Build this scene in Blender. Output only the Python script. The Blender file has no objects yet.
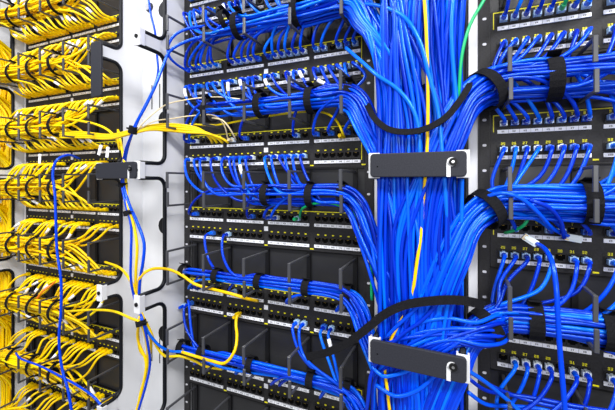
import bpy, math, random
from mathutils import Vector, Matrix
random.seed(7)
C = bpy.context.scene.collection
# ------------------------------------------------------------------ camera
F = 349.0; TH = math.radians(23.7); D = 0.69; CX = 307.5; HY = 182.0
c_, s_ = math.cos(TH), math.sin(TH)
def P(px, py, Y):
    """point of the place at depth Y (rack fronts are Y = 0, eye height is z = 0)"""
    u = (px - CX) / F; t = (D + Y) / (c_ + u * s_)
    return (t * (u * c_ - s_), Y, -(py - HY) / F * t)
cam = bpy.data.cameras.new('camera'); camo = bpy.data.objects.new('camera', cam); C.objects.link(camo)
camo.location = (0, -D, 0); camo.rotation_euler = (math.pi / 2, 0, TH)
cam.sensor_width = 36; cam.lens = F / 615 * 36; cam.shift_y = -(205 - HY) / 615
cam.clip_start = 0.01; bpy.context.scene.camera = camo

# ------------------------------------------------------------------ materials
def mat(name, col, rough=0.5, metal=0.0, spec=0.5, var=None, coat=0.0):
    m = bpy.data.materials.new(name); m.use_nodes = True
    nt = m.node_tree; b = nt.nodes['Principled BSDF']
    b.inputs['Base Color'].default_value = (*col, 1); b.inputs['Roughness'].default_value = rough
    b.inputs['Metallic'].default_value = metal; b.inputs['Specular IOR Level'].default_value = spec
    b.inputs['Coat Weight'].default_value = coat
    if name.startswith('blue_cable'): b.inputs['Specular Tint'].default_value = (.35, .72, 1, 1)
    if name.startswith('yellow_cable'): b.inputs['Specular Tint'].default_value = (1, .93, .55, 1)
    if var:                                    # cable to cable colour variation
        src, cols = var
        r = nt.nodes.new('ShaderNodeValToRGB'); e = r.color_ramp.elements
        e[0].color = (*cols[0], 1); e[1].color = (*cols[-1], 1)
        for i, cc in enumerate(cols[1:-1]):
            k = e.new((i + 1) / (len(cols) - 1)); k.color = (*cc, 1)
        if src == 'object':
            o = nt.nodes.new('ShaderNodeObjectInfo'); nt.links.new(o.outputs['Random'], r.inputs[0])
        else:
            o = nt.nodes.new('ShaderNodeNewGeometry'); nt.links.new(o.outputs['Random Per Island'], r.inputs[0])
        nt.links.new(r.outputs[0], b.inputs['Base Color'])
    return m
def noisy(m, scale, c1, c2, rough=None, stretch=(1, 1, 1), bump=0.0):
    nt = m.node_tree; b = nt.nodes['Principled BSDF']
    tc = nt.nodes.new('ShaderNodeTexCoord'); mp = nt.nodes.new('ShaderNodeMapping'); mp.inputs['Scale'].default_value = stretch
    n = nt.nodes.new('ShaderNodeTexNoise'); n.inputs['Scale'].default_value = scale; n.inputs['Detail'].default_value = 4
    r = nt.nodes.new('ShaderNodeValToRGB'); r.color_ramp.elements[0].color = (*c1, 1); r.color_ramp.elements[1].color = (*c2, 1)
    r.color_ramp.elements[0].position = .3; r.color_ramp.elements[1].position = .7
    nt.links.new(tc.outputs['Object'], mp.inputs[0]); nt.links.new(mp.outputs[0], n.inputs['Vector'])
    nt.links.new(n.outputs['Fac'], r.inputs[0]); nt.links.new(r.outputs[0], b.inputs['Base Color'])
    if bump:
        bp = nt.nodes.new('ShaderNodeBump'); bp.inputs['Strength'].default_value = bump; bp.inputs['Distance'].default_value = .001
        nt.links.new(n.outputs['Fac'], bp.inputs['Height']); nt.links.new(bp.outputs[0], b.inputs['Normal'])
    return m
BL = [(.0, .012, .36), (.0, .034, .60), (.0, .065, .78), (.0, .15, .88)]
YL = [(.90, .54, .0), (.95, .62, .0), (.98, .74, .0), (.86, .56, .0)]
M = dict(
    blue=mat('blue_cable_jacket', BL[1], .26, spec=.6, var=('object', BL)),
    blue_bulk=mat('blue_cable_jacket_mixed', BL[1], .26, spec=.6, var=('island', BL)),
    yellow=mat('yellow_cable_jacket', YL[1], .38, var=('object', YL)),
    yellow_bulk=mat('yellow_cable_jacket_mixed', YL[1], .38, var=('island', YL)),
    light_blue=mat('blue_cable_jacket_light', (.003, .14, .88), .24, spec=.6), green=mat('green_cable_jacket', (.0, .42, .13), .38),
    beige=mat('beige_cable_jacket', (.72, .60, .36), .45),
    orange=mat('orange_cable_jacket', (.85, .22, .02), .4),
    plug=mat('pale_plug', (.42, .62, .86), .22), clearplug=mat('clear_plug', (.72, .80, .86), .2),
    darkplug=mat('blue_plug', (.03, .14, .62), .25),
    panel=noisy(mat('charcoal_panel', (.02, .02, .024), .5, spec=.2), 300, (.019, .018, .019), (.030, .029, .031)),
    plate=mat('dark_metal_plate', (.019, .019, .021), .36, spec=.5),
    black=mat('black_plastic', (.005, .005, .006), .45, spec=.25), ring=mat('grey_black_plastic', (.050, .051, .058), .33, spec=.5),
    portblack=mat('port_black', (.001, .001, .001), .7, spec=.05), gold=mat('gold_contact', (.75, .50, .12), .3, metal=1),
    strap=noisy(mat('hook_and_loop_fabric', (.03, .03, .035), .95, spec=.08), 900, (.003, .003, .004), (.018, .018, .021), bump=.6),
    ymark=mat('yellow_print', (.80, .72, .0), .5), label=mat('label_card', (.88, .89, .94), .5), ink=mat('label_ink', (.05, .05, .06), .6),
    white=noisy(mat('white_powder_coat', (.8, .8, .82), .38), 6, (.60, .61, .64), (.76, .76, .78), stretch=(1, 1, .3)),
    trim=mat('black_edge_trim', (.004, .005, .008), .45, spec=.2), gate=noisy(mat('slate_gate', (.06, .062, .08), .55, spec=.25), 500, (.016, .017, .024), (.027, .028, .037)),
    steel=mat('steel', (.6, .6, .62), .3, metal=1), hole=mat('pale_hole', (.62, .62, .66), .5),
    wall=noisy(mat('dark_wall', (.05, .05, .055), .8), 3, (.03, .03, .033), (.05, .05, .055)),
    floor=noisy(mat('grey_floor', (.3, .3, .3), .6), 5, (.25, .25, .25), (.33, .33, .33)),
)
# ------------------------------------------------------------------ mesh helpers
class MB:
    def __init__(s): s.v = []; s.f = []; s.m = []; s.mats = []; s.sm = []
    def mi(s, m):
        if m not in s.mats: s.mats.append(m)
        return s.mats.index(m)
    def add(s, vs, fs, m, smooth=False):
        o = len(s.v); i = s.mi(m); s.v += [tuple(v) for v in vs]
        for f in fs: s.f.append(tuple(k + o for k in f)); s.m.append(i); s.sm.append(smooth)
        return s
    def box(s, x0, x1, y0, y1, z0, z1, m, mtx=None):
        vs = [(x, y, z) for x in (x0, x1) for y in (y0, y1) for z in (z0, z1)]
        if mtx: vs = [tuple(mtx @ Vector(v)) for v in vs]
        return s.add(vs, [(0, 1, 3, 2), (4, 6, 7, 5), (0, 4, 5, 1), (2, 3, 7, 6), (0, 2, 6, 4), (1, 5, 7, 3)], m)
    def prism(s, pts, a, b, m, axis='y', smooth=False):
        """outline pts (p,q) extruded from a to b along axis: y -> (p, a, q); x -> (a, p, q)"""
        n = len(pts)
        g = (lambda p, q, t: (p, t, q)) if axis == 'y' else (lambda p, q, t: (t, p, q))
        vs = [g(p, q, a) for p, q in pts] + [g(p, q, b) for p, q in pts]
        fs = [tuple(range(n)), tuple(range(2 * n - 1, n - 1, -1))] + [(i, n + i, n + (i + 1) % n, (i + 1) % n) for i in range(n)]
        return s.add(vs, fs, m, smooth)
    def cyl(s, p, r, h, m, axis='y', n=14, r2=None):
        r2 = r if r2 is None else r2; vs = []
        for rr, t in ((r, 0), (r2, h)):
            for i in range(n):
                a = 2 * math.pi * i / n; u, w = rr * math.cos(a), rr * math.sin(a)
                vs.append((p[0] + u, p[1] + t, p[2] + w) if axis == 'y' else ((p[0] + t, p[1] + u, p[2] + w) if axis == 'x' else (p[0] + u, p[1] + w, p[2] + t)))
        fs = [tuple(range(n)), tuple(range(2 * n - 1, n - 1, -1))] + [(i, n + i, n + (i + 1) % n, (i + 1) % n) for i in range(n)]
        return s.add(vs, fs, m, False)
    def tube(s, pts, r, m, n=7, flat=None, cap=True):
        """round tube along pts; flat=(w,t) makes a flat band instead"""
        pts = [Vector(p) for p in pts]; N = len(pts)
        if N < 2: return s
        T = [(pts[min(i + 1, N - 1)] - pts[max(i - 1, 0)]).normalized() for i in range(N)]
        a = Vector((0, 1, 0)) if abs(T[0].y) < .8 else Vector((1, 0, 0))
        if flat: a = Vector((0, -1, 0)) if abs(T[0].y) < .8 else Vector((0, 0, 1))
        nrm = (a - a.dot(T[0]) * T[0]).normalized(); vs = []
        if flat: n = 4
        for i in range(N):
            nrm = nrm - nrm.dot(T[i]) * T[i]
            nrm = nrm.normalized() if nrm.length > 1e-6 else T[i].orthogonal().normalized()
            b = T[i].cross(nrm)
            if flat:
                w, t = flat
                for du, dv in ((1, 1), (-1, 1), (-1, -1), (1, -1)): vs.append(pts[i] + nrm * (dv * t) + b * (du * w))
            else:
                for k in range(n):
                    q = 2 * math.pi * k / n; vs.append(pts[i] + nrm * (r * math.cos(q)) + b * (r * math.sin(q)))
        fs = [(i * n + k, i * n + (k + 1) % n, (i + 1) * n + (k + 1) % n, (i + 1) * n + k) for i in range(N - 1) for k in range(n)]
        if cap: fs += [tuple(range(n - 1, -1, -1)), tuple((N - 1) * n + k for k in range(n))]
        return s.add(vs, fs, m, not flat)
    def mesh(s, name, org=(0, 0, 0)):
        me = bpy.data.meshes.new(name)
        me.from_pydata([(v[0] - org[0], v[1] - org[1], v[2] - org[2]) for v in s.v], [], s.f)
        for m in s.mats: me.materials.append(m)
        me.polygons.foreach_set('material_index', s.m); me.polygons.foreach_set('use_smooth', s.sm)
        me.update(); return me
def link(name, me, loc=(0, 0, 0), parent=None):
    o = bpy.data.objects.new(name, me); C.objects.link(o); o.location = loc
    if parent: o.parent = parent
    return o
def tag(o, label=None, cat=None, group=None, kind=None):
    for k, v in (('label', label), ('category', cat), ('group', group), ('kind', kind)):
        if v: o[k] = v
    return o
def bevel(o, w=.0008, n=2):
    b = o.modifiers.new('bevel', 'BEVEL'); b.width = w; b.segments = n; b.limit_method = 'ANGLE'; return o
def rrect(x0, x1, z0, z1, r, n=5):
    out = []
    for cx, cz, a0 in ((x1 - r, z1 - r, 0), (x0 + r, z1 - r, 90), (x0 + r, z0 + r, 180), (x1 - r, z0 + r, 270)):
        for i in range(n + 1):
            a = math.radians(a0 + 90 * i / n); out.append((cx + r * math.cos(a), cz + r * math.sin(a)))
    return out
def spline(pts, step=.011):
    pts = [Vector(p) for p in pts]; q = [2 * pts[0] - pts[1]] + pts + [2 * pts[-1] - pts[-2]]; out = []
    for i in range(1, len(q) - 2):
        p0, p1, p2, p3 = q[i - 1:i + 3]
        # centripetal parametrisation keeps tight bends from looping
        t0 = 0; t1 = t0 + max((p1 - p0).length, 1e-5) ** .5; t2 = t1 + max((p2 - p1).length, 1e-5) ** .5; t3 = t2 + max((p3 - p2).length, 1e-5) ** .5
        n = max(2, min(14, int((p2 - p1).length / step) + 1))
        for k in range(n):
            t = t1 + (t2 - t1) * k / n
            A1 = p0 * ((t1 - t) / (t1 - t0)) + p1 * ((t - t0) / (t1 - t0)); A2 = p1 * ((t2 - t) / (t2 - t1)) + p2 * ((t - t1) / (t2 - t1))
            A3 = p2 * ((t3 - t) / (t3 - t2)) + p3 * ((t - t2) / (t3 - t2))
            B1 = A1 * ((t2 - t) / (t2 - t0)) + A2 * ((t - t0) / (t2 - t0)); B2 = A2 * ((t3 - t) / (t3 - t1)) + A3 * ((t - t1) / (t3 - t1))
            out.append(B1 * ((t2 - t) / (t2 - t1)) + B2 * ((t - t1) / (t2 - t1)))
    out.append(pts[-1]); return out
# 3 x 5 characters for the printed numbers
G = {'0': '757 55557'.replace(' ', ''), }
GL = {'0': [7, 5, 5, 5, 7], '1': [2, 6, 2, 2, 7], '2': [7, 1, 7, 4, 7], '3': [7, 1, 7, 1, 7], '4': [5, 5, 7, 1, 1], '5': [7, 4, 7, 1, 7],
      '6': [7, 4, 7, 5, 7], '7': [7, 1, 2, 2, 2], '8': [7, 5, 7, 5, 7], '9': [7, 5, 7, 1, 7], 'K': [5, 5, 6, 5, 5]}
def write(mb, txt, cx, y, cz, u, m):
    x = cx - (len(txt) * 4 - 1) * u / 2
    for ch in txt:
        for r, row in enumerate(GL[ch]):
            for k in range(3):
                if row >> (2 - k) & 1:
                    a = x + k * u; b = cz + (2 - r) * u
                    mb.add([(a, y, b), (a + u, y, b), (a + u, y, b + u), (a, y, b + u)], [(0, 1, 2, 3)], m)
        x += 4 * u
# ------------------------------------------------------------------ layout numbers
def S(k): return .4425 - .178 * k              # height of the upper label strip of panel k
def ZM(k): return S(k) - .103                  # middle of the cable manager under panel k
R1, R2, R3 = -1.325, -.644, .030               # left edges of the three racks
ORD = ['zeroth', 'first', 'second', 'third', 'fourth', 'fifth', 'sixth', 'seventh', 'eighth', 'ninth', 'tenth', 'eleventh', 'twelfth']
RN = {R1: 'yellow-cabled rack', R2: 'middle rack', R3: 'end rack beyond the blue trunk'}
RS = {R1: 'yellow-cabled rack', R2: 'middle rack', R3: 'end rack'}
def ports_x(R):
    if R == R3: return [R + .0285 + g * .146 + (i + .5) * .01625 for g in range(3) for i in range(8)]
    return [R + .022 + g * .1125 + (i + .5) * .01667 for g in range(4) for i in range(6)]
RINGS = {R1: [R1 + .035 + .103 * i for i in range(5)], R2: [R2 + .035 + .103 * i for i in range(5)], R3: [R3 + .037 + .102 * i for i in range(5)]}

# ------------------------------------------------------------------ ports and panels
pm = MB()
hw, hh = .0066, .0055
pm.prism([(-hw - .0012, -hh - .001), (hw + .0012, -hh - .001), (hw + .0012, hh + .001), (-hw - .0012, hh + .001)], -.0075, -.004, M['panel'])
pm.prism([(-hw, hh), (-hw, -hh * .35), (-hw * .55, -hh * .35), (-hw * .55, -hh * .8), (hw * .55, -hh * .8), (hw * .55, -hh * .35), (hw, -hh * .35), (hw, hh)], -.0079, -.0075, M['portblack'])
for i in range(3): pm.box(-.0022 + i * .0016, -.0017 + i * .0016, -.0081, -.0079, hh * .72, hh * .9, M['gold'])
port_me = pm.mesh('port')
def patch_panel(R, k, n):
    root = link('patch_panel', None, (R + .242, 0, S(k) - .012))
    tag(root, f'black 48-port patch panel, {ORD[n]} one down in the {RN[R]}', 'patch panel', f'patch panels in the {RS[R]}')
    ox, oz = R + .242, S(k) - .012
    px = ports_x(R); gs = 8 if R == R3 else 6
    x0, x1 = R + .0175, R + .4665; z0, z1 = -.0435, .0435
    b = MB(); b.prism(rrect(x0 - ox, x1 - ox, z0, z1, .0012, 2), -.004, .0, M['panel'])
    for g in range(len(px) // gs):
        a, e = px[g * gs] - .0094 - ox, px[g * gs + gs - 1] + .0094 - ox
        for zc in (.0265, -.018): b.box(a, e, -.0048, -.0035, zc - .0065, zc + .0085, M['panel'])   # sunken port bays
    bd = link('faceplate', b.mesh('faceplate'), (0, 0, 0), root)
    y = MB(); yy = -.0046
    y.box(x0 + .004 - ox, x1 - .004 - ox, yy, yy + .001, .0395, .0412, M['ymark'])
    for xx in (x0 + .004, x1 - .0055): y.box(xx - ox, xx + .0015 - ox, yy, yy + .001, .012 if xx < R + .2 else -.030, .0398, M['ymark'])
    for g in range(len(px) // gs): 
        e = px[g * gs + gs - 1] + .0105 - ox; y.box(e, e + .008, yy, yy + .001, -.0405, -.038, M['ymark'])
    for i, x in enumerate(px):
        for row in (0, 1):
            zc = .0250 - .0445 * row
            if R == R3: write(y, '%d' % (i + 1 + 24 * row), x - ox, -.0051, zc + .0103, .0009, M['ymark'])
            else: y.box(x - ox - .0022, x - ox + .0022, -.0052, -.004, zc + .0102, zc + .0127, M['ymark'])
    link('yellow_markings', y.mesh('yellow_markings'), (0, 0, 0), root)
    for g in range(len(px) // gs):
        for row in (0, 1):
            s = MB(); a, e = px[g * gs] - .0085 - ox, px[g * gs + gs - 1] + .0085 - ox; zc = .012 - .0445 * row
            s.box(a, e, -.0066, -.004, zc - .0031, zc + .0031, M['label'])
            for i in range(gs):
                x = px[g * gs + i] - ox
                if i: s.box(x - .0083, x - .0080, -.0068, -.0066, zc - .0031, zc + .0031, M['ink'])
                write(s, 'K%d' % (g * gs + i + 1 + 24 * row), x, -.00675, zc - .0002, .00058, M['ink'])
            link('label_strip', s.mesh('label_strip'), (0, 0, 0), root)
    if R != R3:
        q = MB(); q.box(-.005, .005, -.0052, -.004, -.007, .003, M['label']); xq = (px[11] + px[12]) / 2 - ox
        link('white_sticker', q.mesh('white_sticker'), (xq, 0, 0), root)
    for i, x in enumerate(px):
        for row in (0, 1): link('port', port_me, (x - ox, 0, .0250 - .0445 * row), root)
for n, k in enumerate(range(-1, 7)): patch_panel(R1, k, n + 1)
for n, k in enumerate(range(0, 6)): patch_panel(R2, k, n + 1)
for n, k in enumerate(range(1, 5)): patch_panel(R3, k, n + 1)

# ------------------------------------------------------------------ horizontal managers with rings
def ring_mesh(w):
    g = MB(); h = .0395; t = .0045; f = -.096
    g.box(-w / 2, w / 2, f, f + t, h - .037, h, M['ring'])
    g.box(-w / 2 + .0012, w / 2 + .0012, f, f + t, -h, h - .046, M['ring'])
    for z in (h - t, -h): g.box(-w / 2 * .8, w / 2 * .8, f + t, .0, z, z + t, M['ring'])
    return g.mesh('cable_ring')
ring_me = ring_mesh(.0062)
def cable_manager(R, k, n):
    root = link('cable_manager', None, (R + .242, 0, ZM(k)))
    tag(root, f'dark ringed cable manager, {ORD[n]} one down in the {RN[R]}', 'cable manager', f'cable managers in the {RS[R]}')
    b = MB(); b.box(-.2245, .2245, .004, .007, -.0455, .0455, M['plate'])
    b.box(-.2245, .2245, -.002, .004, .0435, .0455, M['black']); b.box(-.2245, .2245, -.002, .004, -.0455, -.0435, M['black'])
    link('back_plate', b.mesh('back_plate'), (0, 0, 0), root)
    s = MB(); s.box(-.0045, .0045, -.001, .004, -.0432, .0432, M['black']); sm = s.mesh('ring_foot')
    for x in RINGS[R]:
        r = bevel(link('cable_ring', ring_me, (x - R - .242, 0, 0), root), .0008, 1)
        link('ring_foot', sm, (0, 0, 0), r)
for n, k in enumerate(range(-1, 7)): cable_manager(R1, k, n + 1)
for n, k in enumerate(range(-1, 6)): cable_manager(R2, k, n + 1)
for n, k in enumerate(range(0, 5)): cable_manager(R3, k, n + 1)

# ------------------------------------------------------------------ racks: rails and posts
for R in (R1, R2, R3):
    root = link('equipment_rack', None, (R + .242, 0, -1.45))
    tag(root, {R1: 'tall rack frame holding the yellow-cabled patch panels', R2: 'tall middle rack frame between the two cable channels', R3: 'tall end rack frame beyond the thick blue trunk'}[R], 'rack')
    for sx, xa in ((-1, -.242), (1, .2255)):
        g = MB(); g.box(xa, xa + .0165, -.003, .002, .35, 2.25, M['panel'])
        z = .36
        while z < 2.2:
            g.prism(rrect(xa + .0050, xa + .0115, z - .0022, z + .0022, .002, 3), -.0036, -.003, M['hole']); z += .0222 * (2 if sx else 1)
        link('rail', g.mesh('rail'), (0, 0, 0), root)
        g = MB(); xb = xa - .0175 if sx < 0 else xa + .0185; g.box(xb, xb + .0155, 0, .35, .0, 2.5, M['white'])
        bevel(link('post', g.mesh('post'), (0, 0, 0), root), .002)
# ------------------------------------------------------------------ vertical managers
FZ = [.610, .318, .026, -.267, -.560]
YB, YF0 = -.064, -.132
def side_outline():
    """front contour of a side wall, top to bottom: strip edge at YB, fingers to YF"""
    pts = [(YB, 1.0)]; h = .017; r = .022
    for z in FZ:
        for i in range(7):
            a = math.radians(90 * i / 6); pts.append((YB - r + r * math.cos(a), z + h + r - r * math.sin(a)))
        pts += [(YF0, z + h), (YF0, z - h)]
        for i in range(7):
            a = math.radians(90 - 90 * i / 6); pts.append((YB - r + r * math.cos(a), z - h - r + r * math.sin(a)))
    pts.append((YB, -1.2)); return pts
OUT = side_outline()
def v_manager(xl, xr, label, gates, brackets, y0=0, fl=-.132, fr=-.136):
    root = link('vertical_cable_manager', None, ((xl + xr) / 2, y0, -1.45)); tag(root, label, 'cable manager')
    w = (xr - xl) / 2
    b = MB(); b.box(-w, w, .0, .003, .25, 2.45, M['white' if y0 == 0 else 'black'])  # set-back channel: back coloured black for the dark gaps inside
    for z in (-.40, -.115, .165, .455):
        b.cyl((.0085, -.0012, z + 1.45), .0225, .0006, M['black'])
    for z in (-.44, .235):
        for dx in (-.039, -.011): b.box(dx, dx + .0022, -.0012, 0, z + 1.41, z + 1.475, M['black'])
    link('back_panel', b.mesh('back_panel'), (0, 0, 0), root)
    for x, YF in ((xl, fl), (xr, fr)):
        g = MB(); xo = x - (xl + xr) / 2
        # wall as quads column by column between the strip and the contour
        g.box(xo - .0015, xo + .0015, YB, .0, .25, 2.45, M['white'])
        for z in FZ:
            r = .022; h = .017; zz = z + 1.45
            pts = []
            for i in range(7):
                a = math.radians(90 * i / 6); pts.append((YB - r + r * math.cos(a), zz + h + r - r * math.sin(a)))
            pts += [(YF, zz + h), (YF, zz - h)]
            for i in range(7):
                a = math.radians(90 - 90 * i / 6); pts.append((YB - r + r * math.cos(a), zz - h - r + r * math.sin(a)))
            # triangle fan from an inner point keeps the concave outline valid
            cx = (YB - r * .8, zz); n = len(pts)
            for X in (xo - .0015, xo + .0015):
                g.add([(X, *cx)] + [(X, *p) for p in pts], [(0, i, i + 1) for i in range(1, n)] + [(0, n, 1)], M['white'])
        sw = link('side_wall', g.mesh('side_wall'), (0, 0, 0), root)
        t = MB(); seg = []
        for p in OUT:
            if abs(p[0] + .132) < 1e-6: p = (YF, p[1])
            seg.append((xo, p[0] - .001, p[1] + 1.45))
            if abs(p[0] - YF) < 1e-6 and len(seg) > 2:
                t.tube(seg, .0046, M['trim'], n=8); seg = []
        t.tube(seg, .0046, M['trim'], n=8)
        link('edge_trim', t.mesh('edge_trim'), (0, 0, 0), sw)
    for x, z in brackets:
        g = MB(); xo = (xl if x == 0 else xr) - (xl + xr) / 2; YF = fl if x == 0 else fr
        g.box(xo - .009, xo + .009, YF - .008, YF - .005, z + 1.45 - .020, z + 1.45 + .020, M['white'])
        g.box(xo - .009, xo - .006, YF - .005, YF + .007, z + 1.45 - .018, z + 1.45 + .018, M['white'])
        g.box(xo + .006, xo + .009, YF - .005, YF + .007, z + 1.45 - .018, z + 1.45 + .018, M['white'])
        br = bevel(link('gate_bracket', g.mesh('gate_bracket'), (0, 0, 0), root))
        q = MB(); q.cyl((xo, YF - .0105, z + 1.45), .0045, .0025, M['black'], n=10); link('screw', q.mesh('screw'), (0, 0, 0), br)
    for z, kind in gates:
        L = xr - xl + .010 if kind == 'closed' else .132; h = .0185
        pts = rrect(-.006, L - .006, -h, h, .006)
        g = MB(); g.prism(pts, -.006, 0, M['gate'])
        g2 = MB()
        if kind == 'closed':
            loc = (xl - (xl + xr) / 2 + .001, fl - .008, z + 1.45); rot = 0
        else:
            loc = (xl - (xl + xr) / 2 - .004, fl - .008, z + 1.45 + .012); rot = math.pi / 2
        o = bevel(link('gate', g.mesh('gate'), loc, root), .0015); o.rotation_euler = (0, rot, math.atan2(fr - fl, xr - xl) if not rot else 0)
        if kind == 'closed':      # J-shaped latch slot with its screw, pinhole at the hinge end
            q = MB(); sx = L - .026
            q.box(sx - .0065, sx - .0010, -.0066, -.0058, -h, .002, M['white']); q.cyl((sx + .0005, -.0066, .0030), .0066, .0008, M['white'], n=14)
            link('latch_slot', q.mesh('latch_slot'), (0, 0, 0), o)
            q = MB(); q.cyl((sx + .0025, -.0086, .0030), .0058, .0024, M['black'], n=12); q.cyl((sx + .0025, -.0092, .0030), .0022, .0006, M['steel'], n=6)
            link('latch_screw', q.mesh('latch_screw'), (0, 0, 0), o)
            q = MB(); q.cyl((.006, -.0064, -.002), .0012, .0006, M['portblack'], n=8); link('pin_hole', q.mesh('pin_hole'), (0, 0, 0), o)
    return root
AL, AR = -.795, -.646
BLX, BRX = -.126, .003
vmA = v_manager(AL, AR, 'white cable channel with black-edged fingers between yellow rack and middle rack', [(.318, 'open'), (.026, 'closed')],
                [(1, FZ[1]), (0, FZ[2]), (1, FZ[2]), (0, FZ[3]), (1, FZ[3]), (0, FZ[4]), (1, FZ[4])], 0, -.116, -.136)
q = MB(); q.cyl((0, -.001, 0), .0125, .001, M['gate'], n=16); q.cyl((0, -.008, 0), .009, .007, M['steel'], n=6); b_ = link('bolt', q.mesh('bolt'), (-.0745 + .028, 0, 1.45 + .470), vmA)
v_manager(BLX, BRX, 'white cable channel holding the thick blue trunk behind two slate gates', [(.026, 'closed'), (FZ[3], 'closed')],
          [(0, FZ[2]), (1, FZ[2]), (0, FZ[3]), (1, FZ[3])])
v_manager(-1.50, -1.347, 'white cable channel full of yellow cables beyond the yellow-cabled rack', [], [], .036)

# ------------------------------------------------------------------ cables
pg = MB()
def plug_mesh(m1, name):
    g = MB(); g.box(-.0056, .0056, -.018, -.0078, -.0042, .0042, m1)
    g.box(-.002, .002, -.0175, -.0085, .0042, .0058, m1); return g.mesh(name)
def boot_mesh(m):
    g = MB(); n = 8; rings = [(-.017, .0046), (-.021, .0044), (-.030, .0036)]
    for (y0, r0), (y1, r1) in zip(rings, rings[1:]): g.cyl((0, y0, 0), r0, y1 - y0, m, n=n, r2=r1)
    return g.mesh('boot')
PLUG = {k: plug_mesh(M[k], 'plug') for k in ('plug', 'clearplug', 'darkplug', 'yellow')}
BOOT = {'blue': boot_mesh(M['blue']), 'yellow': boot_mesh(M['yellow']), 'green': boot_mesh(M['green']), 'beige': boot_mesh(M['beige'])}
SPECS = []
def cable(pts, col, label, cat='cable', group=None, r=.0030, plug=None, sleeve=None, prio=1.0, end_plug=False, step=.011):
    SPECS.append(dict(pts=pts, col=col, label=label, cat=cat, group=group, r=r, plug=plug, sleeve=sleeve, prio=prio, end_plug=end_plug, step=step))
rnd = random.uniform
TOP = .62; BOT = -.56
def trunk_tail(sx, sy, z, dz=.10, amp=.004):
    out = []; z -= 0
    ph = rnd(0, 6.28); drift = rnd(-.012, .012)
    while z > BOT:
        k = 1.0
        out.append((min(.001, max(-.122, sx + amp * math.sin(z * 9 + ph) + drift * math.sin(z * 3.1 + ph))), max(-.127, min(-.02, sy + amp * .8 * math.cos(z * 8 + ph))), z)); z -= dz * rnd(.8, 1.2)
    out.append((sx, sy, BOT)); return out
def disc(R, tight=False):
    a = rnd(0, 6.283); q = math.sqrt(rnd(.25 if not tight else 0, 1)) * R; return q * math.cos(a), q * math.sin(a)
def run_x(x0, x1, zb, a, b, yb=-.054, sag=0.0, n=None):
    """points through the rings from x0 to x1"""
    d = 1 if x1 > x0 else -1; out = []; x = x0; ph = rnd(0, 6.28); rr = math.hypot(a, b); th = math.atan2(b, a); tw = rnd(-2.2, 2.2)
    while (x1 - x) * d > .035:
        t = th + tw * (x - x0); out.append((x, yb + rr * math.sin(t), zb + rr * math.cos(t) + sag)); x += d * rnd(.05, .075)
    return out, (rr * math.cos(th + tw * (x1 - x0)), rr * math.sin(th + tw * (x1 - x0)))
def port_label(R, k, row, i, n, col):
    return f'{col} cable in {("upper", "lower")[row]}-row port {i + 1} of {ORD[n]} patch panel, {RS[R]}'
FIRSTK = {R1: -1, R2: 0, R3: 1}
def port_cable(R, k, row, i, col, mk, Rb, sag=0.0, prio=1.0, plug='plug', sleeve=False, dx=None, r=.0030):
    """cable from port i, through manager mk, into the channel that serves the rack"""
    x = ports_x(R)[i]; zp = S(k) + .013 - .0445 * row; zb = ZM(mk); sg = 1 if zb > zp else -1
    a, b = disc(Rb * (.9 if R == R1 else 1)); n = k - FIRSTK[R] + 1
    dirx = 1 if R == R2 else -1
    dx = dx or rnd(.045, .085); dx = dx * dirx
    y1 = -.034 - rnd(0, .008)
    head = [(x, -.022, zp), (x + dx * .03, y1, zp + sg * .003)]
    mid_z = zp + (zb + a + sag - zp) * rnd(.48, .62); head.append((x + dx * rnd(.25, .40), -.050 + b * .3, mid_z))
    end = {R2: -.205, R3: .062, R1: -1.30}[R]
    xs = x + dx
    if (end - xs) * dirx > 0:
        body, (a2, b2) = run_x(xs, end, zb, a, b, sag=sag)
    else: body, (a2, b2) = [], (a, b)
    if R == R2:
        sx, sy = rnd(-.121, -.055), rnd(-.127, -.085)
        tail = [(-.200 + a2 * .3, -.064 + b2, zb + a2 - .002 + sag), (-.172 + a2 * .7, -.082 + b2 * .7, zb + a2 * .8 - .020 + sag), (-.150 + a2 * .9, max(-.125, -.098 + b2 * .5), zb + a2 * .3 - .060 + sag)]
        tail += [(sx * .45 - .080 + a2 * .4, max(-.128, -.112 + b2 * .4), zb - .125 + sag)]
        tail += trunk_tail(sx, sy, zb - .21 - rnd(0, .03))
    elif R == R3:
        q = (a2 + b2 * .3); sx, sy = -.055 - q * 1.1 + rnd(-.012, .012), rnd(-.130, -.112)
        tail = [(.050, -.070 + b2 * .8, zb + a2 - .003 + sag), (.016 - q * .35, -.098 + b2 * .5, zb + a2 * .85 - .026 + sag), (-.010 - q * .75, -.122 + b2 * .22, zb + a2 * .5 - .075 + sag), (-.034 - q * .9, -.125 + b2 * .15, zb + a2 * .2 - .140 + sag)]
        tail += trunk_tail(sx, sy, zb - .23 - rnd(0, .03))
    else:
        sx, sy = rnd(-1.44, -1.365), rnd(-.030, .022)
        tail = [(-1.31, -.066 + b2, zb + a2), (-1.345, -.092 + b2 * .6, zb + a2 - .008), (-1.385 + b2, -.085, zb - .03 + a2 * .5), (sx, sy, zb - .12), (sx + rnd(-.01, .01), sy, zb - .26), (sx, sy, zb - .40)]
    pts = head + body + tail
    g = {R1: f'yellow cables of the {ORD[n]} patch panel', R2: f'blue cables of the middle rack\'s {ORD[n]} panel', R3: f'blue cables of the end rack\'s {ORD[n]} panel'}[R]
    cable(pts, col, port_label(R, k, row, i, n, col), group=g, r=r, plug=(plug, (x, 0, zp)), sleeve=sleeve, prio=prio)
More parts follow.
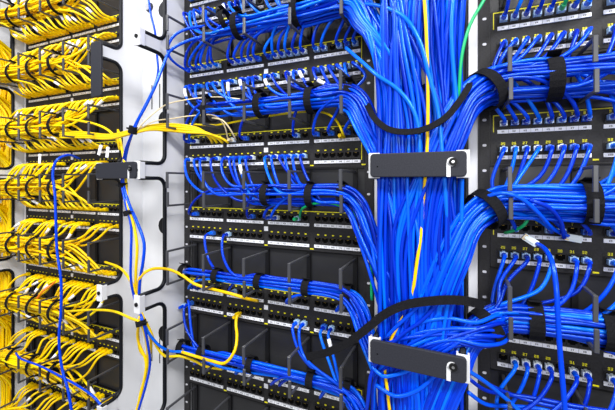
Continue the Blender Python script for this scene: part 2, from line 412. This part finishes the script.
# -- rack 1, yellow
occ = {-1: (.9, .9), 0: (.95, .9), 1: (.95, .85), 2: (.85, .62), 3: (.62, .80), 4: (.9, .8), 5: (.8, .8), 6: (.6, 0)}
for mk, (pl, pu) in occ.items():
    for k, row, p in ((mk, 1, pl), (mk + 1, 0, pu)):
        for i in range(24):
            if i == 23 and rnd(0, 1) < .5: continue
            if mk == 2 and row == 1 and i in (11, 12, 13, 14, 21, 22, 23): continue
            if mk in (1, 2) and row == 0 and i > 20: continue
            if rnd(0, 1) < p:
                port_cable(R1, k, row, i, 'yellow', mk, .027, prio=1 + i * .01, plug='yellow', sleeve=rnd(0, 1) < .22, dx=rnd(.085, .13), r=.0031)
# -- rack 2, blue
def row2(k, row, idx, mk, Rb, **kw):
    for i in idx: port_cable(R2, k, row, i, 'blue', mk, Rb, plug=random.choice(['plug', 'plug', 'clearplug', 'darkplug']), sleeve=rnd(0, 1) < .12, prio=2, **kw)
row2(0, 1, [i for i in range(24) if i not in (5, 11)], 0, .024)
row2(0, 0, range(0, 14), -1, .022)
row2(1, 0, [i for i in range(24) if i not in (6, 20)], 0, .024)
row2(1, 1, [i for i in range(24) if i not in (3, 8, 14)], 1, .022)
row2(2, 0, [9, 16, 18, 20, 22, 0, 1], 1, .022)
row2(2, 1, [0, 2, 3, 5, 6, 7, 8, 9, 10, 12, 13, 14, 15, 16, 17], 2, .020, sag=-.010)
row2(3, 0, [1, 10, 12, 13], 2, .02, sag=-.010)
row2(3, 1, [4, 6], 3, .012, sag=-.014)
row2(4, 0, [1, 2, 7, 15, 21], 3, .013, sag=-.014)
row2(4, 1, [0, 16, 17, 19, 20], 4, .013, sag=-.016)
row2(5, 0, [2, 4, 8, 13, 14, 19], 4, .013, sag=-.016)
# extra cables that come through the lower managers of the middle rack from the pale channel
def through(mk, yb, n, Rb, sag, col='blue', x0=-.60, what='third'):
    for _ in range(n):
        a, b = disc(Rb, True); zb = ZM(mk)
        body, (a2, b2) = run_x(x0 + rnd(0, .03), -.185, zb, a, b, sag=sag)
        sx, sy = rnd(-.121, -.055), rnd(-.127, -.1)
        st = [(x0 - .02, -.03, zb + sag - .005)]
        tail = [(-.180, -.066 + b2, zb + a2 + sag), (-.152, -.085 + b2 * .6, zb + a2 * .8 - .018 + sag), (-.128, -.105, zb - .07 + sag)] + trunk_tail(sx, sy, zb - .17)
        cable(st + body + tail, col, f'blue cable lying along the {what} cable manager of the middle rack', group=f'cables lying in the {what} manager, middle rack', prio=2)
through(3, 0, 7, .012, -.018, what='fifth'); through(4, 0, 9, .014, -.020, what='sixth')
# -- rack 3, blue
def row3(k, row, idx, mk, Rb=.029, **kw):
    for i in idx: port_cable(R3, k, row, i, 'blue', mk, Rb, plug=random.choice(['plug', 'clearplug', 'plug', 'darkplug']), prio=3 if i < 9 else .5 + rnd(0, .4), **kw)
row3(1, 1, range(24), 1, sag=-.006); row3(2, 0, range(24), 1, sag=-.006)
row3(2, 1, range(24), 2, .028, sag=-.014); row3(3, 0, [i for i in range(24) if i not in (0, 2, 3, 6)], 2, .028, sag=-.014)
row3(3, 1, [i for i in range(24) if i not in (5,)], 3, .025, sag=-.019); row3(4, 0, [i for i in range(8, 24)], 3, .025, sag=-.019)
for i in (1, 2, 3, 4, 6, 7, 8, 9): port_cable(R3, 4, 1, i, 'blue', 4, .022, prio=3, plug='clearplug')
for i in range(9):                               # upper row of the first visible panel: cables rise out of the picture
    x = ports_x(R3)[i]; zp = S(1) + .013; col = 'green' if i == 5 else 'blue'
    cable([(x, -.022, zp), (x + .002, -.036, zp + .004), (x + rnd(.006, .014), -.048, zp + .03), (x + rnd(.01, .025), -.052, zp + .08), (x + .01, -.055, zp + .2)], col,
          f'{col} cable in upper-row port {i + 1} of first patch panel, end rack', group="cables of the end rack's first panel", plug=('clearplug' if i in (2, 4, 6) else 'plug', (x, 0, zp)), prio=4)
# -- trunk
def yfront(x): return 0
slots = []
for layer in range(4):
    n = 21 - layer
    for j in range(n): slots.append((-.120 + (.117) * (j + .5 * (layer % 2)) / (n - .5), -.110 + layer * .0068, layer))
for sx, sy, layer in slots:
    amp = rnd(.003, .011); ph = rnd(0, 6.28); z = TOP; pts = []; dr = rnd(-.034, .034) if layer < 2 else rnd(-.02, .02); zc = rnd(-.4, .5); fq = rnd(5, 10); lift = rnd(-.007, .007)
    if layer == 0 and rnd(0, 1) < .25: continue
    while z > BOT:
        x = sx + amp * math.sin(z * fq + ph) + dr * math.tanh((z - zc) * 4) + max(0, z - .22) * .13 * (1 + sx / .14)
        pts.append((min(.001 + max(0, z - .22) * .20, max(-.121, x)), max(-.121, min(-.02, sy + lift + rnd(-.002, .002) + amp * .7 * math.cos(z * 6 + ph) - (.006 if z > .1 else 0))), z)); z -= rnd(.08, .12)
    pts.append((sx, sy, BOT))
    lb = layer < 2 and rnd(0, 1) < .16
    cable(pts, 'light_blue' if lb else 'blue', ('light blue' if lb else 'blue') + ' cable hanging in the thick trunk between middle and end racks', group=('light ' if lb else '') + 'blue cables hanging in the trunk', prio=2.5 if layer < 2 else .3, r=.0033 if layer < 2 else .003)
# trunk cables that swing in from the top managers of the middle rack
for j in range(10):
    x0 = rnd(-.30, -.22); z0 = .42 + rnd(-.03, .05); sx = rnd(-.12, -.02)
    cable([(x0 - .2, -.06, z0 + rnd(0, .03)), (x0, -.075, z0), (-.15, -.095, z0 - rnd(.03, .06)), (-.10, -.118, z0 - rnd(.10, .14)), (sx * .5 - .05, -.125, z0 - .22), (sx, -.126, z0 - .33)] + trunk_tail(sx, -.122, z0 - .45), 'blue',
          'blue cable sweeping from the top of the middle rack into the trunk', group='blue cables sweeping into the trunk top', prio=4, r=.0033)
# -- single cables that stand out
def loose(px, col, label, r=.0031, **kw): cable([P(*p) for p in px], col, label, r=r, prio=9, **kw)
loose([(418, -60, -.128), (424, -5, -.129), (427, 50, -.1295), (428, 100, -.1295), (427, 150, -.130), (425, 180, -.130), (423, 205, -.122), (421, 235, -.127), (417, 262, -.129), (413, 290, -.128), (408, 310, -.120), (398, 325, -.128), (385, 360, -.124), (388, 395, -.128), (392, 430, -.12)], 'yellow',
      'yellow cable running down the middle of the blue trunk', r=.0026)
loose([(498, -30, -.10), (484, 0, -.115), (470, 25, -.122), (462, 55, -.124), (459, 90, -.118), (455, 130, -.1)], 'green', 'green cable down the edge of the blue trunk', r=.0024)
loose([(300, 218, -.022), (300, 214, -.035), (303, 208, -.052), (318, 203, -.066), (335, 204, -.07), (352, 212, -.07), (368, 235, -.09), (372, 300, -.09)], 'green', 'green cable looping over the third patch panel, middle rack', plug=('plug', P(300, 218, 0)), r=.0026)
loose([(505, 233, -.022), (512, 231, -.035), (524, 225, -.05), (528, 217, -.05), (522, 208, -.06)], 'green', 'short green cable curling above the third patch panel, end rack', r=.0026)
loose([(320, 2, -.06), (350, 4, -.085), (380, 6, -.115), (405, 18, -.128), (420, 42, -.130), (428, 72, -.131), (438, 110, -.131), (442, 150, -.1305), (446, 200, -.129), (450, 260, -.12), (448, 330, -.11)], 'light_blue', 'pale blue cable arching over the top of the trunk', r=.0033)
loose([(346, 48, -.08), (362, 62, -.11), (378, 76, -.128), (396, 88, -.1295), (410, 104, -.131), (418, 124, -.131), (420, 160, -.130), (421, 230, -.12)], 'light_blue', 'light blue cable crossing diagonally over the trunk below the arching one', r=.0033)
loose([(452, 285, -.128), (436, 305, -.131), (420, 322, -.1315), (404, 333, -.131), (385, 352, -.132), (372, 372, -.134), (368, 400, -.13), (362, 440, -.11)], 'blue', 'blue cable slanting across the trunk above the lower gate', r=.0031)
loose([(372, 366, -.134), (382, 376, -.136), (398, 374, -.136), (420, 367, -.136), (448, 364, -.134), (470, 372, -.12), (505, 398, -.08), (540, 430, -.08)], 'blue', 'blue cable looping sideways under the lower gate', r=.0031)
loose([(376, 385, -.136), (395, 396, -.137), (418, 390, -.137), (440, 372, -.134), (455, 368, -.13)], 'blue', 'blue cable curling low across the trunk bottom', r=.0031)
# yellow run from rack 1 over the white channel into the middle rack
for j, (dy, c) in enumerate(((0, 'yellow'), (2.2, 'yellow'), (4.5, 'yellow'), (-1.8, 'yellow'))):
    loose([(60, 133 + dy, -.06), (85, 134 + dy * .8, -.066), (110, 136 + dy * .6, -.10), (133, 131 + dy * .5, -.136), (150, 127 + dy * .6, -.11), (166, 126 + dy, -.078), (190, 128 + dy, -.055), (203 + dy, 131 + dy * .6, -.045), (214 + dy * 2, 139, -.03), (217 + dy * 2.6, 143, -.022)], c,
          f'yellow cable, {ORD[[2, 3, 4, 1][j]]} from top of four crossing the white channel', group='yellow cables crossing the white channel')
loose([(136, 131, -.136), (146, 120, -.13), (158, 110, -.11), (168, 104, -.08), (185, 100, -.06), (215, 97, -.05), (240, 99, -.05)], 'beige', 'thin beige cable rising across the white channel', r=.0015)
loose([(136, 131, -.134), (155, 121, -.11), (170, 119, -.08), (190, 116, -.06), (215, 116, -.05), (224, 125, -.04), (228, 140, -.022)], 'beige', 'thin beige cable curving lower across the white channel', r=.0015)
loose([(236, 140, -.022), (234, 136, -.035), (228, 126, -.05), (222, 120, -.055), (212, 118, -.055)], 'beige', 'beige cable with pale plug in second panel, middle rack', r=.0018, plug=('clearplug', P(236, 141, 0)))
loose([(344, 137, -.022), (342, 131, -.035), (335, 119, -.03), (322, 112, -.020), (300, 112, -.018), (250, 119, -.018), (215, 125, -.03), (190, 124, -.055)], 'yellow', 'yellow cable plugged among blue ones above second panel, middle rack', plug=('yellow', P(344, 137, 0)), r=.0024)
# blue loops hanging out of the middle rack over its outer edge
loose([(205, 26, -.05), (190, 28, -.07), (175, 35, -.085), (168, 46, -.09), (169, 56, -.088), (176, 64, -.06), (184, 69, -.03), (190, 72, -.022)], 'blue', 'blue cable looping out over the channel edge beside first panels', sleeve=False)
loose([(230, 33, -.05), (205, 36, -.06), (185, 42, -.075), (170, 51, -.088), (163, 66, -.10), (156, 84, -.115), (146, 105, -.13), (135, 126, -.137), (127, 150, -.120), (124, 170, -.100), (124, 184, -.118), (129, 204, -.136), (137, 222, -.138), (144, 243, -.138), (143, 262, -.138), (140, 280, -.128), (139, 300, -.118)], 'blue',
      'long blue cable falling down the white channel past the closed gate', r=.0034)
loose([(147, -10, -.02), (151, 15, -.02), (155, 32, -.02), (157, 55, -.02), (158, 72, -.025), (152, 92, -.08), (142, 112, -.125), (134, 130, -.139), (125, 152, -.120), (122.5, 170, -.098), (122, 184, -.118), (126, 205, -.138), (131, 225, -.138), (131, 255, -.138), (131, 280, -.134), (135, 300, -.122), (142, 318, -.141), (148, 345, -.12), (150, 365, -.10), (146, 385, -.10), (138, 412, -.10)], 'blue',
      'blue cable hanging down the whole white channel', r=.0029)
loose([(118, 130, -.07), (124, 160, -.110), (126, 180, -.112), (128, 205, -.137), (133, 222, -.136), (137, 245, -.136), (136, 270, -.130), (136, 295, -.118), (141, 312, -.137), (150, 330, -.12), (156, 345, -.10), (165, 356, -.085), (180, 356, -.07), (195, 361, -.06), (205, 366, -.055), (222, 369, -.055)], 'yellow', 'yellow cable dropping down the white channel into the middle rack')
loose([(137, 294, -.120), (138, 283, -.126), (143, 274, -.13), (152, 269, -.11), (167, 269, -.08), (180, 274, -.07), (195, 284, -.066), (212, 289, -.066), (232, 294, -.080), (245, 298, -.075), (258, 301, -.03)], 'yellow', 'yellow cable arching over the channel onto the fourth panel, middle rack', r=.0034)
loose([(105, 262, -.06), (120, 268, -.09), (130, 280, -.125), (136, 292, -.122), (140, 310, -.124), (146, 325, -.12), (151, 340, -.10), (148, 357, -.09), (141, 352, -.09), (138, 335, -.10), (140, 318, -.13)], 'yellow', 'yellow cable from the fourth manager looping below the low bracket')
loose([(60, 312, -.07), (90, 310, -.08), (112, 311, -.09), (130, 318, -.12), (141, 324, -.139), (147, 345, -.11), (147, 370, -.095), (140, 395, -.095), (136, 425, -.095)], 'yellow', 'yellow cable running out of the fifth manager and down the channel')
loose([(140, 316, -.139), (138, 340, -.11), (146, 362, -.10), (143, 385, -.098), (134, 420, -.098)], 'yellow', 'yellow cable hanging straight down below the low bracket')
loose([(141, 318, -.140), (150, 335, -.12), (160, 346, -.10), (170, 351, -.08), (185, 352, -.07), (199, 356, -.06), (215, 365, -.06), (240, 371, -.058), (280, 377, -.058), (330, 392, -.06), (360, 405, -.08), (385, 430, -.1)], 'blue', 'blue cable crossing from the low bracket into the sixth manager, middle rack')
loose([(188, 300, -.022), (189, 305, -.03), (190, 318, -.036), (192, 335, -.042), (196, 352, -.05), (206, 363, -.05), (225, 368, -.05), (260, 374, -.05)], 'blue', 'blue cable hanging from the outer lower port of fourth panel, middle rack', plug=('plug', P(188, 304, 0)))
loose([(241, 313, -.022), (237, 316, -.034), (236, 325, -.04), (237, 335, -.055), (235, 350, -.075), (225, 363, -.080), (212, 361, -.080), (198, 357, -.078), (182, 352, -.078)], 'yellow', 'yellow cable dangling from a lower port of fourth panel, middle rack', plug=('yellow', P(241, 313, 0)), r=.0033)
loose([(36, 300, -.06), (42, 292, -.06), (50, 286, -.05), (56, 281, -.03)], 'orange', 'short orange cable among yellow ones under the fourth panel, yellow-cabled rack', r=.0028)
# long blue drop cable across the yellow rack
loose([(80, 159, -.04), (68, 155, -.08), (57, 160, -.108), (53, 172, -.114), (55, 195, -.116), (56, 225, -.116), (57, 250, -.116), (61, 280, -.116), (61, 310, -.116), (59, 340, -.116), (62, 368, -.116), (68, 390, -.116), (73, 420, -.116)], 'blue', 'long blue cable hanging in front of the yellow-cabled rack', r=.0034)
loose([(16, 353, -.09), (20, 358, -.1), (40, 366, -.105), (60, 376, -.11), (80, 387, -.112), (95, 398, -.112), (106, 412, -.112)], 'blue', 'teal-blue cable lying over the lowest yellow bundle', r=.0028)
# loose drop cables in front of the end rack
loose([(536, 243, -.05), (545, 249, -.075), (552, 262, -.10), (556, 285, -.115), (558, 320, -.12), (560, 350, -.12), (563, 385, -.12), (566, 420, -.12)], 'blue', 'blue cable hanging unplugged in front of the end rack', r=.0034)
loose([(470, 205, -.09), (500, 193, -.10), (520, 198, -.095), (538, 213, -.085), (552, 228, -.06), (570, 237, -.03)], 'blue', 'blue cable arching to a loose plug at third panel, end rack', r=.0032)
loose([(530, 200, -.09), (548, 207, -.085), (560, 220, -.07), (564, 238, -.05)], 'blue', 'blue cable curving over the third panel, end rack', r=.0032)
loose([(120, 150, -.09), (117, 140, -.09), (108, 130, -.085), (95, 124, -.08), (80, 121, -.07), (60, 118, -.06)], 'yellow', 'pale yellow cable arching down to the closed gate')
loose([(424, 300, -.131), (412, 312, -.132), (395, 328, -.131), (386, 338, -.129)], 'blue', 'blue cable stub crossing above the lower gate', r=.0031)
# blue tangle in the lower trunk
for j in range(14):
    x0 = rnd(478, 500); y0 = rnd(318, 345); x1 = rnd(376, 420); y1 = y0 + rnd(8, 45)
    za = ZM(3) - .019 + rnd(-.02, .02); ya = -.054 + rnd(-.012, .012)
    cable([(.34, ya, za), (.24, ya, za), (.15, ya, za), (.07, ya - .008, za), P(x0 + 8, y0 - 4, -.088), P(x0 - 15, y0 + rnd(-4, 6), -.118), P((x0 + x1) / 2 - 6, (y0 + y1) / 2 - rnd(2, 14), -.1285), P(x1, y1, -.127), P(x1 - 6, y1 + 35, -.12), P(x1 + rnd(-4, 10), y1 + 90, -.1)], 'blue',
          'blue cable sweeping across the lower trunk from the end rack', group='blue cables sweeping across the lower trunk', prio=5)
# cables at the foot of the end rack
for j, (ya, yb2) in enumerate(((370, 402), (378, 398), (392, 408))):
    loose([(468, ya, -.09), (485, ya + 12, -.075), (505, (ya + yb2) / 2 + 6, -.055), (535, yb2, -.05), (575, yb2 + 8, -.05), (630, yb2 + 16, -.05)], 'blue', f'{["uppermost", "middle", "lowest"][j]} of three blue cables along the end rack\'s fourth manager')

# ---- turn the specs into objects: the 300 of a colour that show best are things, the rest one mass
def build(sp):
    pts = spline(sp['pts'], sp['step']); org = tuple(pts[0]); col = sp['col']
    mb = MB().tube(pts, sp['r'], M[col]); name = f'{col}_patch_cable'
    o = link(name, mb.mesh(name, org), org); tag(o, sp['label'], 'cable', sp['group'])
    if sp['plug']:
        kind, (x, y, z) = sp['plug']; rel = (x - org[0], y - org[1], z - org[2])
        link('plug', PLUG[kind], rel, o); link('boot', BOOT[col], rel, o)
    if sp['sleeve'] and len(pts) > 12:
        a = random.choice((3, 4, 5)); s = MB().tube(pts[a:a + 3], sp['r'] * 1.3, M['label'], n=8); link('label_sleeve', s.mesh('label_sleeve', org), (0, 0, 0), o)
for col in ('blue', 'light_blue', 'yellow', 'green', 'beige', 'orange'):
    L = sorted([s for s in SPECS if s['col'] == col], key=lambda s: -s['prio'])
    print(col, len(L))
    for s in L[:300]: build(s)
    if L[300:]:
        mb = MB()
        for s in L[300:]: mb.tube(spline(s['pts'], .016), s['r'], M[col + '_bulk'], n=6)
        o = link(f'{col}_cabling', mb.mesh(f'{col}_cabling')); tag(o, f'further {col} cables packed inside the bundles and deep in the trunk', 'cables', kind='stuff')
# crimped loose plugs
def free_plug(p, ang, label, m='clearplug', tilt=0.0):
    g = MB(); mt = Matrix.Rotation(ang, 4, 'Y') @ Matrix.Rotation(tilt, 4, 'Z')
    g.box(-.011, .011, -.0045, .0045, -.0055, .0055, M[m], mt); o = bevel(link('loose_plug', g.mesh('loose_plug'), p), .001); tag(o, label, 'plug')
    g = MB(); 
    for i in range(4): g.box(-.0115, -.006, -.0047, -.0044, -.0042 + i * .0024, -.0030 + i * .0024, M['gold'], mt)
    link('contacts', g.mesh('contacts'), (0, 0, 0), o); 
    g = MB(); g.box(-.009, .006, -.0063, -.0052, -.002, .002, M[m], mt); link('latch_clip', g.mesh('latch_clip'), (0, 0, 0), o)
free_plug(P(530, 240, -.05), .6, 'clear unplugged connector dangling in front of third panel, end rack')
free_plug(P(573, 238, -.03), .15, 'clear connector lying over the third label strip, end rack')
def tag_card(p, rot, label, w=.009, h=.024):
    g = MB(); g.box(-w / 2, w / 2, -.0006, .0006, -h, .0, M['label']); o = link('cable_tag', g.mesh('cable_tag'), p); o.rotation_euler = (0, rot, .1); tag(o, label, 'tag')
    g = MB(); g.cyl((0, -.002, -.001), .0042, .004, M['label'], n=10); link('wrap', g.mesh('wrap'), (0, 0, 0), o)
tag_card(P(101, 146, -.088), .35, 'tilted white paper tag on yellow cable above the closed gate, farther from the gate post')
tag_card(P(108, 148, -.088), .15, 'white paper tag hanging on yellow cable directly above the closed gate')
tag_card(P(40, 155, -.09), .1, 'white paper tag on a yellow cable near the top of the long blue drop cable')
q = MB(); q.box(-.006, .006, -.0012, 0, -.011, .011, M['ymark']); o = link('yellow_sticker', q.mesh('yellow_sticker'), P(369, 145, -.003)); tag(o, 'small yellow sticker on the middle rack rail beside the upper gate', 'sticker')
# ------------------------------------------------------------------ hook-and-loop straps
def strap(p, direc, ra, rb, label, group, w=.008, name='cable_strap', tail=True):
    """band round a bundle at p whose axis is direc; ra in the picture's up-down sense, rb in depth"""
    T = Vector(direc).normalized(); U = Vector((0, -1, 0)); U = (U - U.dot(T) * T).normalized(); V = T.cross(U)
    N = 22; t = .0012; vs = []; p = Vector(p)
    for i in range(N):
        a = 2 * math.pi * i / N
        for k, (dw, dr) in enumerate(((-w, 0), (w, 0), (w, t), (-w, t))):
            vs.append(tuple(T * dw + U * ((rb + dr) * math.cos(a)) + V * ((ra + dr) * math.sin(a))))
    fs = [(i * 4 + k, i * 4 + (k + 1) % 4, ((i + 1) % N) * 4 + (k + 1) % 4, ((i + 1) % N) * 4 + k) for i in range(N) for k in range(4)]
    g = MB().add(vs, fs, M['strap'], False)
    o = link(name, g.mesh(name), tuple(p)); tag(o, label, 'strap', group)
    if tail:
        g = MB(); a = V * (-ra - .001); q = [a - U * rb * .3, a + U * rb * .25 - V * .002, a + U * rb * .7 - V * .005]
        g.tube([x for x in q], 0, M['strap'], flat=(w * .9, .0007)); link('strap_tail', g.mesh('strap_tail'), (0, 0, 0), o)
XD = (1, 0, 0)
for mk in range(-1, 6):
    for j, x in enumerate((RINGS[R1][0] + .018, RINGS[R1][1] + .02, RINGS[R1][2] + .02)):
        strap((x, -.054, ZM(mk)), XD, .0305, .0305, f'black strap on yellow bundle in {ORD[mk + 2]} manager, {ORD[j + 1]} from outer channel', 'straps on the yellow bundles', w=.006)
for mk, xs, rr, sag in ((0, (-.44, -.30, -.20), .0275, 0), (1, (-.52, -.385, -.27, -.19), .0255, 0), (2, (-.37, -.27, -.205), .0225, -.010), (3, (-.595, -.50, -.39, -.28, -.195), .0155, -.016), (4, (-.60, -.54, -.41, -.27, -.195), .0165, -.018)):
    for j, x in enumerate(xs):
        strap((x, -.054, ZM(mk) + sag), XD, rr, rr, f'black strap on blue bundle in {ORD[mk + 2]} manager, middle rack, {ORD[j + 1]} along', 'straps on the middle rack bundles', w=.0075)
for mk, rr, sag in ((1, .032, -.006), (2, .031, -.014), (3, .028, -.019)):
    for j, xx in enumerate({1: (.128,), 2: (.172,), 3: (.104, .195)}[mk]): strap((xx, -.054, ZM(mk) + sag), (1, 0, .02), rr, rr, f'wide black strap around blue bundle in {ORD[mk]} visible manager, end rack' + (', second along' if j else ''), 'straps on the end rack bundles', w=.010)
    strap((.036, -.078, ZM(mk) - .012 + sag), (1, .75, .72), rr, rr * .95, f'black strap where the {ORD[mk]} end rack bundle turns into the trunk', 'straps at the trunk bends', w=.009, tail=False)
strap(P(133, 130, -.138), (.35, 0, 1), .009, .008, 'black strap tying yellow and blue cables on the white channel', None, w=.008)
strap(P(123, 185, -.118), (0, 0, 1), .0095, .009, 'black strap just below the closed gate of the white channel', None, w=.005)
strap(P(128, 213, -.139), (.3, 0, -1), .009, .008, 'black strap round blue and yellow cables under the closed gate', None, w=.005)
strap(P(141, 323, -.139), (.3, 0, -1), .011, .009, 'black strap below the low bracket of the white channel', None, w=.006)
def band(px, label, w=.008):
    pts = spline([P(*p) for p in px], .012); org = tuple(pts[0])
    o = link('cable_strap', MB().tube(pts, 0, M['strap'], flat=(w, .0011)).mesh('cable_strap', org), org); tag(o, label, 'strap')
band([(362, 92, -.06), (368, 106, -.10), (376, 120, -.133), (388, 129, -.139), (405, 132, -.141), (425, 129, -.141), (445, 118, -.139), (459, 102, -.133), (468, 88, -.115), (473, 76, -.08)], 'loose black strap looped across the trunk above the upper gate', .0048)
band([(306, 357, -.11), (325, 353, -.118), (346, 344, -.126), (365, 330, -.134), (385, 314, -.139), (405, 305, -.141), (430, 301, -.141), (455, 300, -.139), (472, 302, -.13), (484, 306, -.11)], 'long black strap swept across the trunk above the lower gate', .0065)
strap(P(226, 20, -.07), (1, 0, .2), .020, .02, 'black strap at the top of the middle rack beside the first manager', None, w=.006)

# ------------------------------------------------------------------ room
def slab(name, a, m):
    g = MB().box(*a, M[m]); o = link(name, g.mesh(name)); tag(o, kind='structure'); return o
slab('floor', (-5, 4, -3, 1.0, -1.50, -1.45), 'floor')
slab('wall_back', (-5, 4, .9, 1.0, -1.45, 1.6), 'wall')
w = bpy.data.worlds.new('room_light'); bpy.context.scene.world = w; w.use_nodes = True
w.node_tree.nodes['Background'].inputs[0].default_value = (.92, .95, 1, 1); w.node_tree.nodes['Background'].inputs[1].default_value = .28
def area(name, loc, rot, sx, sy, e, col=(1, 1, 1)):
    l = bpy.data.lights.new(name, 'AREA'); l.shape = 'RECTANGLE'; l.size = sx; l.size_y = sy; l.energy = e; l.color = col
    o = bpy.data.objects.new(name, l); C.objects.link(o); o.location = loc; o.rotation_euler = rot; return o
# two unseen overhead lights on the aisle side
area('overhead_light', (-1.1, -1.1, 1.35), (math.radians(36), 0, math.radians(-6)), 1.2, .25, 30)
area('overhead_light', (.9, -1.2, 1.3), (math.radians(40), 0, math.radians(32)), 1.2, .25, 42)  # side light added from the right to brighten right-facing walls
area('front_light', (.5, -2.6, .4), (math.radians(82), 0, math.radians(16)), 2.2, .5, 26)  # broad light facing the racks from behind the camera
vs = bpy.context.scene.view_settings; vs.view_transform = 'Standard'; vs.look = 'None'; vs.gamma = 1; vs.exposure = 0.35
bpy.context.scene.cycles.max_bounces = 6
